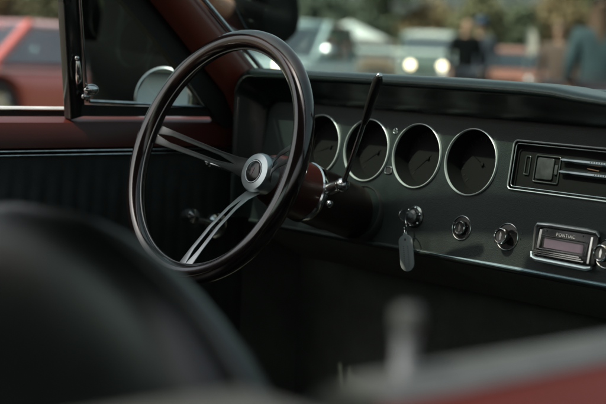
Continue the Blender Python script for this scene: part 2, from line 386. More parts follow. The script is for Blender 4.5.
# rear quarter inner trim; near sill coloured grey for sky sheen on its paint
for s_ in (-1, 1):
    q = MB(); q.loft([[Vector((s_*x, y, z+(0 if s_ < 0 else -.021))) for x, z in ((.745,.876),(.752,.886),(.806,.886),(.818,.880),(.825,.866),(.745,.862))] for y in ys(-1.98,-1.21 if s_ < 0 else -1.190,.1)])
    q.build('quarter_sill', SILL_SHEEN if s_ > 0 else PAINT_IN, CAR)
    q = MB(); q.box((s_*.735,-1.95,.30),(s_*.745,-1.205,.85)); q.build('quarter_panel_trim', VINYL, CAR)
    q = MB(); yk = -1.202 if s_ < 0 else -1.170; q.box((s_*.76-.012,yk,.832),(s_*.76+.012,yk+.009,.842)); q.build('striker_plate', CHROME, CAR, bevel=.002)

# outside mirror on the driver's door
q = MB(); mc = Vector((-.915,-.022,.915)); mn = Vector((.42,-.90,.13)).normalized()
q.lathe([(0,-.035),(.03,-.030),(.052,-.012),(.060,0),(.060,.006),(.0565,.008)], mc, mn, 40)
q.tube([mc+Vector((0,.02,-.03)), (-.905,.05,.86), (-.89,.05,.815)], [.010,.009,.018], 12)
om = q.build('side_mirror', CHROME, CAR)
q = MB(); q.lathe([(.0565,.0072),(.055,.0068),(0,.0068)], mc, mn, 40); q.build('mirror_glass', MIRR, om)
# wipers
for x0 in (-.45, .12):
    q = MB(); q.tube([(x0,.36,.940),(x0+.12,.355,.955),(x0+.27,.35,.955)], .004, 8); q.tube([(x0+.02,.355,.95),(x0+.42,.34,.952)], .003, 8); q.build('wiper', BLACK, CAR)

# --- dashboard
dash = MB()
# fascia with round openings for the four gauges and rectangular ones for heater panel and radio
bm = bmesh.new()
def loop(pts):
    vs = [bm.verts.new(D(u, v)) for u, v in pts]; return [bm.edges.new((vs[i], vs[(i+1) % len(vs)])) for i in range(len(vs))]
edges = []
edges += loop([(-.375,-.143),(-.375,.0),(-.375,.070),(-.2,.070),(0,.070),(.3,.070),(.6,.070),(.965,.070),(.965,0),(.965,-.143),(.7,-.143),(.45,-.143),(.2,-.143),(0,-.143),(-.2,-.143)])
GAUGES = [-.226, -.112, 0, .112]
for gu in GAUGES: edges += loop([(gu+.0488*cos(2*pi*i/56), .0488*sin(2*pi*i/56)) for i in range(56)])
def rr(u0, v0, u1, v1, r, n=5):
    out = []
    for cx, cy, a0 in ((u1-r,v1-r,0),(u0+r,v1-r,90),(u0+r,v0+r,180),(u1-r,v0+r,270)):
        for i in range(n+1):
            a = radians(a0+90*i/n); out.append((cx+r*cos(a), cy+r*sin(a)))
    return out
HP = (.1895,-.0315,.462,.0385)
edges += loop(rr(*HP, .006))
bmesh.ops.triangle_fill(bm, use_beauty=True, use_dissolve=False, edges=edges)
me = bpy.data.meshes.new('dashboard'); bm.to_mesh(me); bm.free(); me.materials.append(FASCIA)
DB = bpy.data.objects.new('dashboard', me); COL.objects.link(DB); DB.parent = CAR; DB.location = -Vector(CAR['w']); DB['w'] = (0,0,0)
q = DB.modifiers.new('solid', 'SOLIDIFY'); q.thickness = .0008; q.offset = 0

# lower lip: rolls back under the fascia
q = MB()
prof = [(-.1425,.0005),(-.1445,.0030),(-.1475,.0042),(-.1505,.0030),(-.152,-.001),(-.150,-.03),(-.130,-.10),(-.1425,-.03)]
q.loft([[D(u, v, o) for v, o in prof] for u in [-.375+.067*i for i in range(21)]]); q.build('lower_lip', STEEL if 0 else FASCIA, DB, angle=60)
q = MB(); q.tube([D(.02+.03*i, -.1452, .0040) for i in range(32)], [.0004+.0022*min(1,max(0,i-1)/5) for i in range(32)], 8); q.build('lip_highlight_strip', mat('teal_grey_highlight', (.20,.30,.33), .3, .5), DB)  # coloured strip added as the lip's teal highlight, thinning out to the left
q = MB(); q.loft([[D(u, v, o) for v, o in ((-.153,-.006),(-.175,-.06),(-.20,-.14),(-.18,-.18),(-.14,-.06))] for u in (-.375,.0,.5,.965)]); q.build('under_panel', CARPET, DB)

# padded hood over the gauges: thick band with a side wing at the driver's end
def arc(cx, cz, r, a0, a1, n=8): return [(cx+r*cos(radians(a0+(a1-a0)*i/n)), cz+r*sin(radians(a0+(a1-a0)*i/n))) for i in range(n+1)]
outer = [(-.672,.72),(-.672,.80),(-.672,.90)] + arc(-.632,.943,.040,180,90) + [(-.5,.984),(-.4,.9845),(-.2,.985),(-.03,.9835),(.02,.981),(.06,.9755),(.11,.971),(.3,.970),(.692,.970)]
inner = [(-.6385,.72),(-.6385,.80),(-.6385,.88)] + arc(-.618,.905,.022,180,90) + [(-.5,.928),(-.4,.928),(-.2,.928),(-.03,.928),(.02,.928),(.06,.928),(.11,.928),(.3,.928),(.692,.928)]
q = MB(); rings = []
for (ox, oz), (ix, iz) in zip(outer, inner):
    L_ = lambda t, y: Vector((ox+(ix-ox)*t, y, oz+(iz-oz)*t))
    rings.append([L_(.0,.030), L_(.0,-.034), L_(.03,-.043), L_(.10,-.050), L_(.20,-.0525), L_(.30,-.050), L_(.36,-.044), L_(.55,-.026), L_(.80,-.008), L_(1,-.002), L_(1,.012), L_(.9,.030)])
q.loft(rings); pad = q.build('dash_pad', PAD, DB, angle=70)
# dash top between pad and glass
q = MB(); rings = []
for t, dz in ((0,-.006),(.1,.0),(.5,-.006),(1,-.018)):
    row = []
    for i in range(27):
        x = -.69+1.38*i/26; yb = .02; yf = .05+.28*(1-abs(x/.70)**2.4)
        row.append(Vector((x, yb+(yf-yb)*t, .976+dz)))
    rings.append(row)
q.loft(rings, closed=False); q.build('dash_top', PAD, DB, solid=.006)
q = MB(); q.prism([D(-.376,-.143,-.003),D(-.376,.07,-.003),D(-.42,.07,-.003),D(-.42,-.143,-.003)], (0,.02,0)); q.build('dash_end', FASCIA, DB)
q = MB(); q.prism([D(.962,-.143,-.003),D(.962,.07,-.003),D(.975,.07,-.003),D(.975,-.143,-.003)], (0,.02,0)); q.build('dash_end', FASCIA, DB)

# gauges
def needle(parent, gu, ang, L=.034):
    q = MB(); c, s2 = cos(radians(ang)), sin(radians(ang))
    q.prism([D(gu-.0012*s2, .0012*c, -.0258), D(gu+L*c, L*s2, -.0258), D(gu+.0012*s2, -.0012*c, -.0258), D(gu-.008*c, -.008*s2, -.0258)], FN*.0003)
    q.build('needle', mat('needle_paint', (.0026,.003,.0028), .9, spec=.1), parent, smooth=False)
for k, gu in enumerate(GAUGES):
    q = MB(); q.lathe([(.0490,.0),(.0490,.0030),(.0498,.0046),(.0508,.0042),(.0513,.0020),(.0512,.0)], D(gu,0,0), FN, 72)
    gz = q.build('gauge_bezel', BEZ, DB)
    q = MB(); q.lathe([(.0487,.0),(.046,-.012),(.0435,-.026)], D(gu,0,0), FN, 56); q.build('gauge_well', DIAL, gz)
    q = MB(); q.lathe([(.0436,-.0262),(0,-.0262)], D(gu,0,0), FN, 56); q.build('gauge_dial', DIAL, gz)
    q = MB()
    for i in range(19):
        a = radians(225-270*i/18); r0 = .034 if i % 3 == 0 else .037
        u = Vector((cos(a), sin(a))); pu = Vector((-u.y, u.x))*.0005
        q.prism([D(gu+u.x*r0+pu.x, u.y*r0+pu.y, -.0258), D(gu+u.x*.0405+pu.x, u.y*.0405+pu.y, -.0258), D(gu+u.x*.0405-pu.x, u.y*.0405-pu.y, -.0258), D(gu+u.x*r0-pu.x, u.y*r0-pu.y, -.0258)], FN*.0003)
    q.build('dial_ticks', DIALT, gz, smooth=False)
    needle(gz, gu, (200, 215, 222, 150)[k])
    q = MB(); q.lathe([(.003,-.025),(.003,-.023),(0,-.0225)], D(gu,0,0), FN, 16); q.build('needle_cap', DIAL, gz)

# small ring lamp and small framed lamp between gauges
q = MB(); q.torus(D(-.0545,.0354,.001), FN, .0042, .0012, 24, 8); a_ = q.build('indicator_ring', CHROME_D, DB)
q = MB(); q.lathe([(.0038,.0008),(0,.0014)], D(-.0545,.0354,0), FN, 16); q.build('indicator_lens', GREYP, a_)
q = MB(); P = rr(-.0635,-.0335,-.0495,-.0225,.003,3); q.tube([D(u,v,.0015) for u, v in P], .0011, 8, closed=True); a_ = q.build('warning_lamp_frame', CHROME_D, DB)
q = MB(); q.prism([D(u,v,.0002) for u, v in rr(-.0628,-.0328,-.0502,-.0232,.003,3)], FN*.0008); q.build('warning_lamp_lens', BLACK, a_)

# knob with ring and icon marks
def knob(parent, name, u, v, R, prot, kr, marks=True):
    q = MB(); q.torus(D(u,v,.001), FN, R, .0011, 48, 8); k0 = q.build(name, CHROME_D, parent)
    q = MB(); q.lathe([(R*.98,.0006),(0,.0010)], D(u,v,0), FN, 32); q.build('knob_base', BLACK, k0)
    q = MB(); q.lathe([(kr*.55,.001),(kr*.55,prot*.35),(kr*.92,prot*.45),(kr,prot*.55),(kr,prot*.96),(kr*.90,prot),(kr*.80,prot*.97),(kr*.78,prot*.90),(0,prot*.88)], D(u,v,0), FN, 36)
    q.build('knob_body', BLACK, k0)
    q = MB(); q.torus(D(u,v,prot*.97), FN, kr*.88, .0011, 40, 8); q.build('knob_ring', CHROME, k0)
    if marks:
        q = MB(); q.prism([D(u+a,v+b,prot*.89) for a, b in ((-.0012,-kr*.5),(.0012,-kr*.5),(.002,kr*.1),(.0,kr*.55),(-.002,kr*.1))], FN*.0008); q.build('knob_pointer', CHROME, k0)
    return k0
kA = knob(DB, 'lighter_knob', .1131, -.1000, .0180, .006, .0105)
for dx, dy in ((-.011,-.008),(.0115,.004),(.0125,-.006)): q = MB(); q.box(tuple(D(.1131+dx-.0012, -.10+dy-.001, .0012)), tuple(D(.1131+dx+.0012, -.10+dy+.001, .0022))); q.build('knob_symbol', CHROME_D, DB, smooth=False)

# heater control panel
q = MB(); q.tube([D(u,v,.0022) for u, v in rr(HP[0]-.001,HP[1]-.001,HP[2]+.001,HP[3]+.001,.007)], .0013, 8, closed=True)
HPn = q.build('heater_panel', BAR, CAR)
q = MB(); q.tube([D(u,v,.0010) for u, v in rr(HP[0]+.0035,HP[1]+.0035,HP[2]-.0035,HP[3]-.0035,.005)], .0010, 8, closed=True); q.build('inner_frame', CHROME_D, HPn)
q = MB(); q.prism([D(u,v,-.012) for u, v in rr(HP[0]-.002,HP[1]-.002,HP[2]+.002,HP[3]+.002,.006)], FN*.004)
q.build('panel_face', DIAL, HPn, smooth=False)
q = MB(); q.tube([D(u,v,-.006) for u, v in rr(.2085,-.008,.2165,.0185,.001,2)], .0008, 6, closed=True); q.build('slot_frame', GREYP, HPn)
q = MB(); q.tube([D(u,v,-.006) for u, v in rr(.2265,-.0165,.2700,.0215,.002,2)], .0010, 6, closed=True); q.build('window_frame', GREYP, HPn)
q = MB(); q.box((0,0,0),(.001,.001,.001)); q.v = []; q.f = []
q.prism([D(u,v,-.008) for u, v in rr(.2300,-.0125,.2600,.0185,.003,3)], FN*.003); q.prism([D(u,v,-.008) for u, v in rr(.262,-.004,.2675,.010,.001,2)], FN*.003)
q.build('switch_block', mat('smoky_switch', (.030,.034,.034), .35, var=.4, scale=90), HPn, bevel=.001)
for v0, nm in ((.0185,'lever'), (.0015,'lever')):
    q = MB(); rings = []
    for u, hh in ((.275,.0008),(.279,.0044),(.290,.0028),(.300,.0042),(.330,.0044),(.40,.0044),(.44,.0044),(.452,.003)):
        rings.append([D(u, v0+hh, -.004), D(u, v0+hh*.3, .0015), D(u, v0-hh*.3, .0015), D(u, v0-hh, -.004)])
    q.loft(rings); lv = q.build('slide_lever', mat('blued_lever_metal', (.30, .36, .40), .25, .95, var=.05), HPn, angle=25)
    q = MB()
    for j in range(9):
        u = .326+j*.0042+(0 if v0 > .01 else .010)
        q.box(tuple(D(u, v0-.0008, .0013)), tuple(D(u+.0018, v0+.0008, .0018)))
    q.build('lever_lettering', INK, lv, smooth=False)
q = MB(); q.prism([D(u,v,-.0085) for u, v in ((.318,.0105),(.338,.0090),(.338,.0078),(.318,.0094))], FN*.003); q.build('heat_mark', ORANGE, HPn, smooth=False)

# radio
RO = .010
u0, u1, v0, v1 = .2560, .3650, -.1270, -.0755
q = MB(); q.prism([D(u,v,-.004) for u, v in rr(u0+.003,v0+.004,u1-.003,v1-.004,.004)], FN*(RO)); RD = q.build('radio', BLACK, CAR, bevel=.0015)
q = MB(); q.tube([D(u0,v0+.013,RO*.6),D(u0+.0015,v1-.006,RO),D(u0+.006,v1-.0012,RO+.001),D(u0+.03,v1,RO+.001),D(u1-.02,v1,RO+.001),D(u1-.003,v1-.001,RO),D(u1,v1-.006,RO*.8)], [.0020,.0026,.0038,.0042,.0042,.0034,.0020], 10, sq=.8); q.build('upper_bezel_bar', BAR, RD)
q = MB(); q.tube([D(u0-.001,v0+.010,RO*.8),D(u0+.003,v0+.003,RO),D(u0+.01,v0+.0012,RO),D(u1-.012,v0,RO),D(u1-.004,v0+.002,RO)], [.0022,.0036,.0040,.0040,.0028], 10, sq=.8); q.build('lower_bezel_bar', BAR, RD)
q = MB()
for k in range(3):
    q.prism([D(u0+.002+.002*k,v0+.0075+.0026*k,RO),D(u1-.018-.004*k,v0+.0075+.0026*k,RO),D(u1-.018-.004*k,v0+.0088+.0026*k,RO),D(u0+.002+.002*k,v0+.0088+.0026*k,RO)], FN*.0012)
q.build('lower_ribs', CHROME, RD, smooth=False)
q = MB()
q.prism([D(u0+.008,v0+.017,RO*.6),D(u0+.012,v0+.017,RO*.6),D(u0+.0135,v1-.008,RO*.6),D(u0+.0095,v1-.008,RO*.6)], FN*.004)
q.prism([D(u1-.0125,v0+.007,RO*.6),D(u1-.0095,v0+.007,RO*.6),D(u1-.0085,v1-.008,RO*.6),D(u1-.0115,v1-.008,RO*.6)], FN*.004)
q.tube([D(u0+.013,v1-.0155,RO),D(u1-.021,v1-.0165,RO)], .0009, 8); q.tube([D(u0+.013,v0+.0165,RO),D(u1-.022,v0+.0160,RO)], .0009, 8)
q.tube([D(u1-.020,v0+.015,RO),D(u1-.018,v1-.015,RO)], .0009, 8)
q.build('dial_surround', CHROME, RD)
q = MB(); q.prism([D(u,v,RO*.55) for u, v in rr(u0+.0175,v0+.019,u1-.024,v1-.0195,.0015,3)], FN*.0012); q.build('radio_display', DISPLAY, RD, smooth=False)
for uu in (u0+.018, u1-.028): q = MB(); q.sphere(D(uu, v1-.0085, RO*.7), .0012, 8, 6); q.build('dial_screw', CHROME, RD)
# nameplate lettering above the display
tx = bpy.data.curves.new('nameplate_lettering', 'FONT'); tx.body = 'PONTIAC'; tx.size = .0068; tx.extrude = .0003; tx.align_x = 'CENTER'; tx.space_character = 1.15
to = bpy.data.objects.new('tmp', tx); COL.objects.link(to); dg = bpy.context.evaluated_depsgraph_get(); dg.update()
me = bpy.data.meshes.new_from_object(to.evaluated_get(dg)); bpy.data.objects.remove(to)
me.materials.clear(); me.materials.append(WHITEINK); me.name = 'nameplate_lettering'
to = bpy.data.objects.new('nameplate_lettering', me); COL.objects.link(to); to.parent = RD
to.matrix_local = Matrix.Translation(D(.3085,-.0895,.0066)-Vector(RD['w'])) @ Matrix(((1,0,0),(0,FV.y,FN.y),(0,FV.z,FN.z))).to_4x4()
knob(RD, 'volume_knob', .2017, -.1021, .0195, .018, .0118)
knob(RD, 'tuning_knob', .3770, -.1030, .0195, .018, .0118)
for uu, vv in ((.2270,-.094),(.2262,-.102),(.180,-.112),(.3810,-.128)): q = MB(); q.box(tuple(D(uu-.0009, vv-.0014, .0004)), tuple(D(uu+.0009, vv+.0014, .0012))); q.build('knob_symbol', CHROME_D, RD, smooth=False)

# glovebox outline on the passenger side
q = MB(); q.tube([D(u,v,.0008) for u, v in rr(.52,-.125,.93,.045,.01)], .0012, 6, closed=True); q.build('glovebox_seam', RUBBER, DB)
q = MB(); q.lathe([(.012,0),(.012,.006),(.008,.012),(0,.013)], D(.725,-.03,0), FN, 24); q.build('glovebox_button', CHROME, DB)

# ignition lock
q = MB(); q.lathe([(.0175,0),(.0175,.002),(.0145,.004),(.0115,.0035),(.0105,.009),(.0085,.010),(0,.010)], D(.0148,-.0949,0), FN, 32); ig = q.build('ignition_lock', mat('dark_lock_metal', (.16,.17,.17), .3, 1.0), DB)
q = MB()
for i in range(6):
    a = radians(60*i+20); q.sphere(D(.0148+.0145*cos(a), -.0949+.0145*sin(a), .0045), .0022, 8, 6)
q.build('lock_studs', CHROME, ig)

# --- steering column, wheel
WT = .3223; wc = Vector((-.3912,-.3061,.8552)); WN = Vector((0,-cos(WT),sin(WT))); WU = Vector((0,sin(WT),cos(WT))); WX = Vector((1,0,0))
def W(a, b, off=0): return wc+WX*a+WU*b+WN*off
q = MB(); q.lathe([(0,-.105),(.030,-.105),(.036,-.112),(.040,-.125),(.0455,-.150),(.0465,-.185)], wc, WN, 48)
SC = q.build('steering_column', COLRED, CAR)
q = MB(); q.lathe([(.0465,-.185),(.0485,-.187),(.0490,-.193),(.0470,-.198)], wc, WN, 48); q.build('collar_ring', CHROME, SC)
q = MB(); q.lathe([(.0465,-.198),(.0465,-.245),(.0440,-.255),(.0435,-.345)], wc, WN, 48); q.build('column_jacket', mat('column_shaded_red', (.012,.0055,.005), .5), SC)  # column red darkened past the collar, its shadow put into the colour
q = MB(); q.lathe([(.0438,-.296),(.0455,-.298),(.0475,-.306),(.0490,-.335)], wc+WX*.022, WN, 48); q.build('column_shroud', mat('shroud_black', (.005,.005,.005), .7), SC)
# shift lever
b0, b1 = W(.040,.010,-.200), W(.080,.020,-.190)
q = MB(); q.tube([b0, b1], [.011,.009], 14); q.sphere(b1, .0115); q.sphere(W(.062,-.012,-.192), .006); SL = q.build('shift_lever', CHROME_D, SC)
tp = W(.238,.153,-.050); k_ = b1.lerp(tp, .62)+Vector((0,0,-.004)); mid = b1.lerp(tp, .3)+Vector((0,0,-.004))
q = MB(); q.tube([b1, mid, k_], [.0040,.0038,.0036], 10); q.build('lever_rod', CHROME_D, SL)
q = MB(); q.tube([k_, k_.lerp(tp,.15), k_.lerp(tp,.6), k_.lerp(tp,.93), tp], [.0045,.0062,.0072,.0070,.0045], 14); q.build('lever_grip', BLACK, SL)
q = MB(); q.sphere(tp, .0048); q.build('lever_tip', CHROME, SL)
# turn signal lever
q = MB(); q.tube([W(-.040,0,-.150), W(-.09,.005,-.140), W(-.165,.012,-.120)], [.005,.004,.0045], 10); q.sphere(W(-.165,.012,-.120), .008); q.build('signal_lever', CHROME_D, SC)
# steering wheel
q = MB(); rings = []
q.torus(wc, WN, .1825, .0150, 128, 16); SW = q.build('steering_wheel', WOODRIM, CAR, angle=80)
q = MB(); q.torus(wc+WN*(.002), WN, .1672, .0016, 128, 8); q.build('rim_trim_line', SPOKE_SHADE, SW)
q = MB()                                   # finger bumps on the back of the rim
for i in range(48):
    a = 2*pi*i/48; q.sphere(W(.1825*cos(a), .1825*sin(a), -.0085), (.0085,.0085,.0085), 10, 8)
q.build('finger_grips', WOODRIM, SW)
HO = -.080
q = MB(); q.lathe([(.0180,HO-.001),(.0190,HO+.001),(.0285,HO-.001),(.0310,HO-.005),(.0315,HO-.012),(.0300,HO-.030),(.0260,HO-.034)], wc, WN, 56); q.build('hub', mat('hub_metal', (.38, .43, .44), .32, .92), SW)
q = MB(); q.lathe([(0,HO+.0035),(.012,HO+.003),(.0165,HO+.001),(.0182,HO-.002)], wc, WN, 40); hb = q.build('horn_button', BLACK, SW)
# arrowhead shaped emblem with a small star and tiny ring of the horn button
q = MB(); q.prism([W(a,b,HO+.0032) for a, b in ((-.0036,.0055),(.0,.0040),(.0036,.0055),(.0027,.001),(.0,-.0065),(-.0027,.001))], WN*.0007); q.build('emblem', mat('emblem_dull_red', (.10,.05,.05), .35), SW, smooth=False)
q = MB(); q.torus(wc+WN*(HO+.001), WN, .0172, .0007, 40, 6); q.build('button_ring', CHROME_D, SW)
# three slotted metal spokes
def spoke(ang):
    c, s2 = cos(radians(ang)), sin(radians(ang)); d = Vector((c, s2)); n_ = Vector((-s2, c))
    q = MB()
    def ring(r, h0, h1, off, th=.0016):
        P = lambda h, o: W(d.x*r+n_.x*h, d.y*r+n_.y*h, o)
        return [P(h0, off), P(h1, off), P(h1, off-th), P(h0, off-th)]
    prof = [(.030,.0165,HO-.010),(.045,.0125,HO+.006),(.065,.0115,HO+.022),(.10,.0125,HO+.044),(.14,.0140,HO+.064),(.171,.0155,HO+.078)]
    for sgn in (1, -1):
        rings = []
        for r, h, o in prof:
            inner_h = 0.0 if r < .05 or r > .165 else h*.38
            a0, a1 = sgn*inner_h, sgn*h
            rings.append(ring(r, min(a0,a1), max(a0,a1), o))
        q.loft(rings)
    return q
for ang in (172, 8, 270): spoke(ang).build('spoke', STEEL if ang == 270 else SPOKE_SHADE, SW, bevel=.0006, seg=2)  # side spokes darker than the bottom one, shade put into their metal

# --- seats
VSHEEN = mat('edge_sheen_vinyl', (.009, .011, .010), .45)
def superell(c, hx, hy, hz, ex=3.2, tilt=0, n=40, m=28, taper=0):
    vs = []; rings = []
    cp = lambda a, e: (abs(cos(a))**(2/e))*(1 if cos(a) >= 0 else -1)
    sp = lambda a, e: (abs(sin(a))**(2/e))*(1 if sin(a) >= 0 else -1)
    for i in range(m+1):
        ph = -pi/2+pi*i/m; row = []
        for j in range(n):
            th = 2*pi*j/n
            x = hx*cp(ph, ex)*cp(th, ex); y = hy*cp(ph, ex)*sp(th, ex); z = hz*sp(ph, ex)
            x *= 1-taper*max(0, z/hz); y *= 1-.35*max(0, z/hz)
            y += -tilt*z
            row.append(Vector(c)+Vector((x, y, z)))
        rings.append(row)
    return rings
for s_ in (-1, 1):
    X = s_*.385
    q = MB(); q.loft(superell((X,-.62,.47), .27, .29, .105, 4)); st = q.build('front_seat', VINYL_SEAT, CAR, angle=80)
    q = MB(); q.loft(superell((s_*.338,-.965,.640), .236, .095, .250, 2.5, .28, taper=.08)); q.build('backrest', VINYL_SEAT, st, angle=80)
    q = MB()
    for k in range(5):
        x = s_*.345-.13+.065*k; q.tube([(x,-.885+.0,.50),(x,-.90,.60),(x,-.925,.70),(x,-.955,.80)], .004, 8)
    q.build('seat_piping', VINYL, st)
    q = MB(); q.tube([(s_*.338+.231*(abs(cos(a))**.8)*(1 if cos(a)>0 else -1), -.965-.28*zz, .640+zz) for a in [pi*k_/40*2 for k_ in range(40)] for zz in [.246*(abs(sin(a))**.8)*(1 if sin(a)>0 else -1)]], .0055, 8, closed=True); q.build('edge_sheen', VSHEEN, st)  # lighter tube added to draw the sheen along the backrest edge
    q = MB(); q.box((X-.22,-.85,.262),(X+.22,-.38,.37)); q.build('seat_base', RUBBER, st)
q = MB(); q.loft(superell((0,-1.60,.47), .60, .25, .10, 4)); st = q.build('rear_seat', VINYL_SEAT, CAR, angle=80)
q = MB(); q.loft(superell((0,-1.86,.66), .60, .09, .20, 4, .3)); q.build('backrest', VINYL_SEAT, st, angle=80)
# pedals
for x in (-.46, -.33):
    q = MB(); q.box((x-.04,.12,.36),(x+.04,.135,.42)); q.tube([(x,.135,.41),(x,.17,.50)], .006, 8); q.build('pedal', RUBBER, CAR)

# ------------------------------------------------------------------ key and its tag hang from the ignition
q = MB(); q.prism([D(.0148+a,-.0949+b,.010) for a, b in ((-.0011,.006),(.0011,.006),(.0011,-.006),(-.0011,-.006))], FN*.012)
q.lathe([(0,-.001),(.0085,-.001),(.0085,.001),(0,.001)], D(.0148,-.0949,.028), FU, 20)
tag(q.build('ignition_key', CHROME_D, smooth=False), 'small metal key turned in the ignition lock on the dashboard', 'key')
KT = thing('key_tag', 'pale grey oval plastic key tag hanging below the ignition lock', 'key tag', tuple(D(.037,-.150,.030)))
tc_ = D(.0365,-.1500,.030); tvu = Vector((.20,-.02,-.98)).normalized(); tvx = Vector((.98,-.02,.20)).normalized(); tvn = tvx.cross(tvu).normalized()
out = []
for i in range(32):
    a = 2*pi*i/32; cx, cy = cos(a), sin(a)
    x = .0122*(abs(cx)**.8)*(1 if cx > 0 else -1); y = .0175*(1 if cy > 0 else -1)*(1 if abs(cy) > 1e-6 else 0)+.0115*cy
    out.append((x, y))
# rounded tag with pointed top lug
pts = [(a*1.22, b) for a, b in [(-.0122,-.016),(-.0115,-.0205),(-.008,-.0245),(-.0035,-.0265),(-.003,-.030),(.003,-.030),(.0035,-.0265),(.008,-.0245),(.0115,-.0205),(.0122,-.016),(.0122,.018),(.0105,.0235),(.006,.028),(0,.0295),(-.006,.028),(-.0105,.0235),(-.0122,.018)]]
q = MB(); q.prism([tc_+tvx*a+tvu*b-tvn*.001 for a, b in pts], tvn*.002); tb = q.build('tag_body', TAGM, KT, bevel=.0005, seg=2)
q = MB()
for sg in (1, -1):
    q.lathe([(.0021,.0),(.0,.0003)], tc_+tvu*(-.0195)+tvn*(.0011*sg), tvn*sg, 14)
q.build('tag_hole', INK, tb)
q = MB()
for sg in (1, -1):
    for xx in (-.0045, .0045):
        for j in range(11):
            y = -.010+j*.0030; L_ = .0018
            a = tc_+tvx*xx+tvu*y+tvn*(.00115*sg)
            q.add([a-tvx*.0014, a+tvx*.0014, a+tvx*.0014+tvu*L_, a-tvx*.0014+tvu*L_], [(0,1,2,3)])
q.build('tag_print', mat('tag_print_grey', (.10,.11,.11), .6), tb, smooth=False)
q = MB(); q.torus(D(.024,-.112,.028), (.6,.8,.1), .0115, .0008, 32, 6); q.build('key_ring', CHROME, KT)

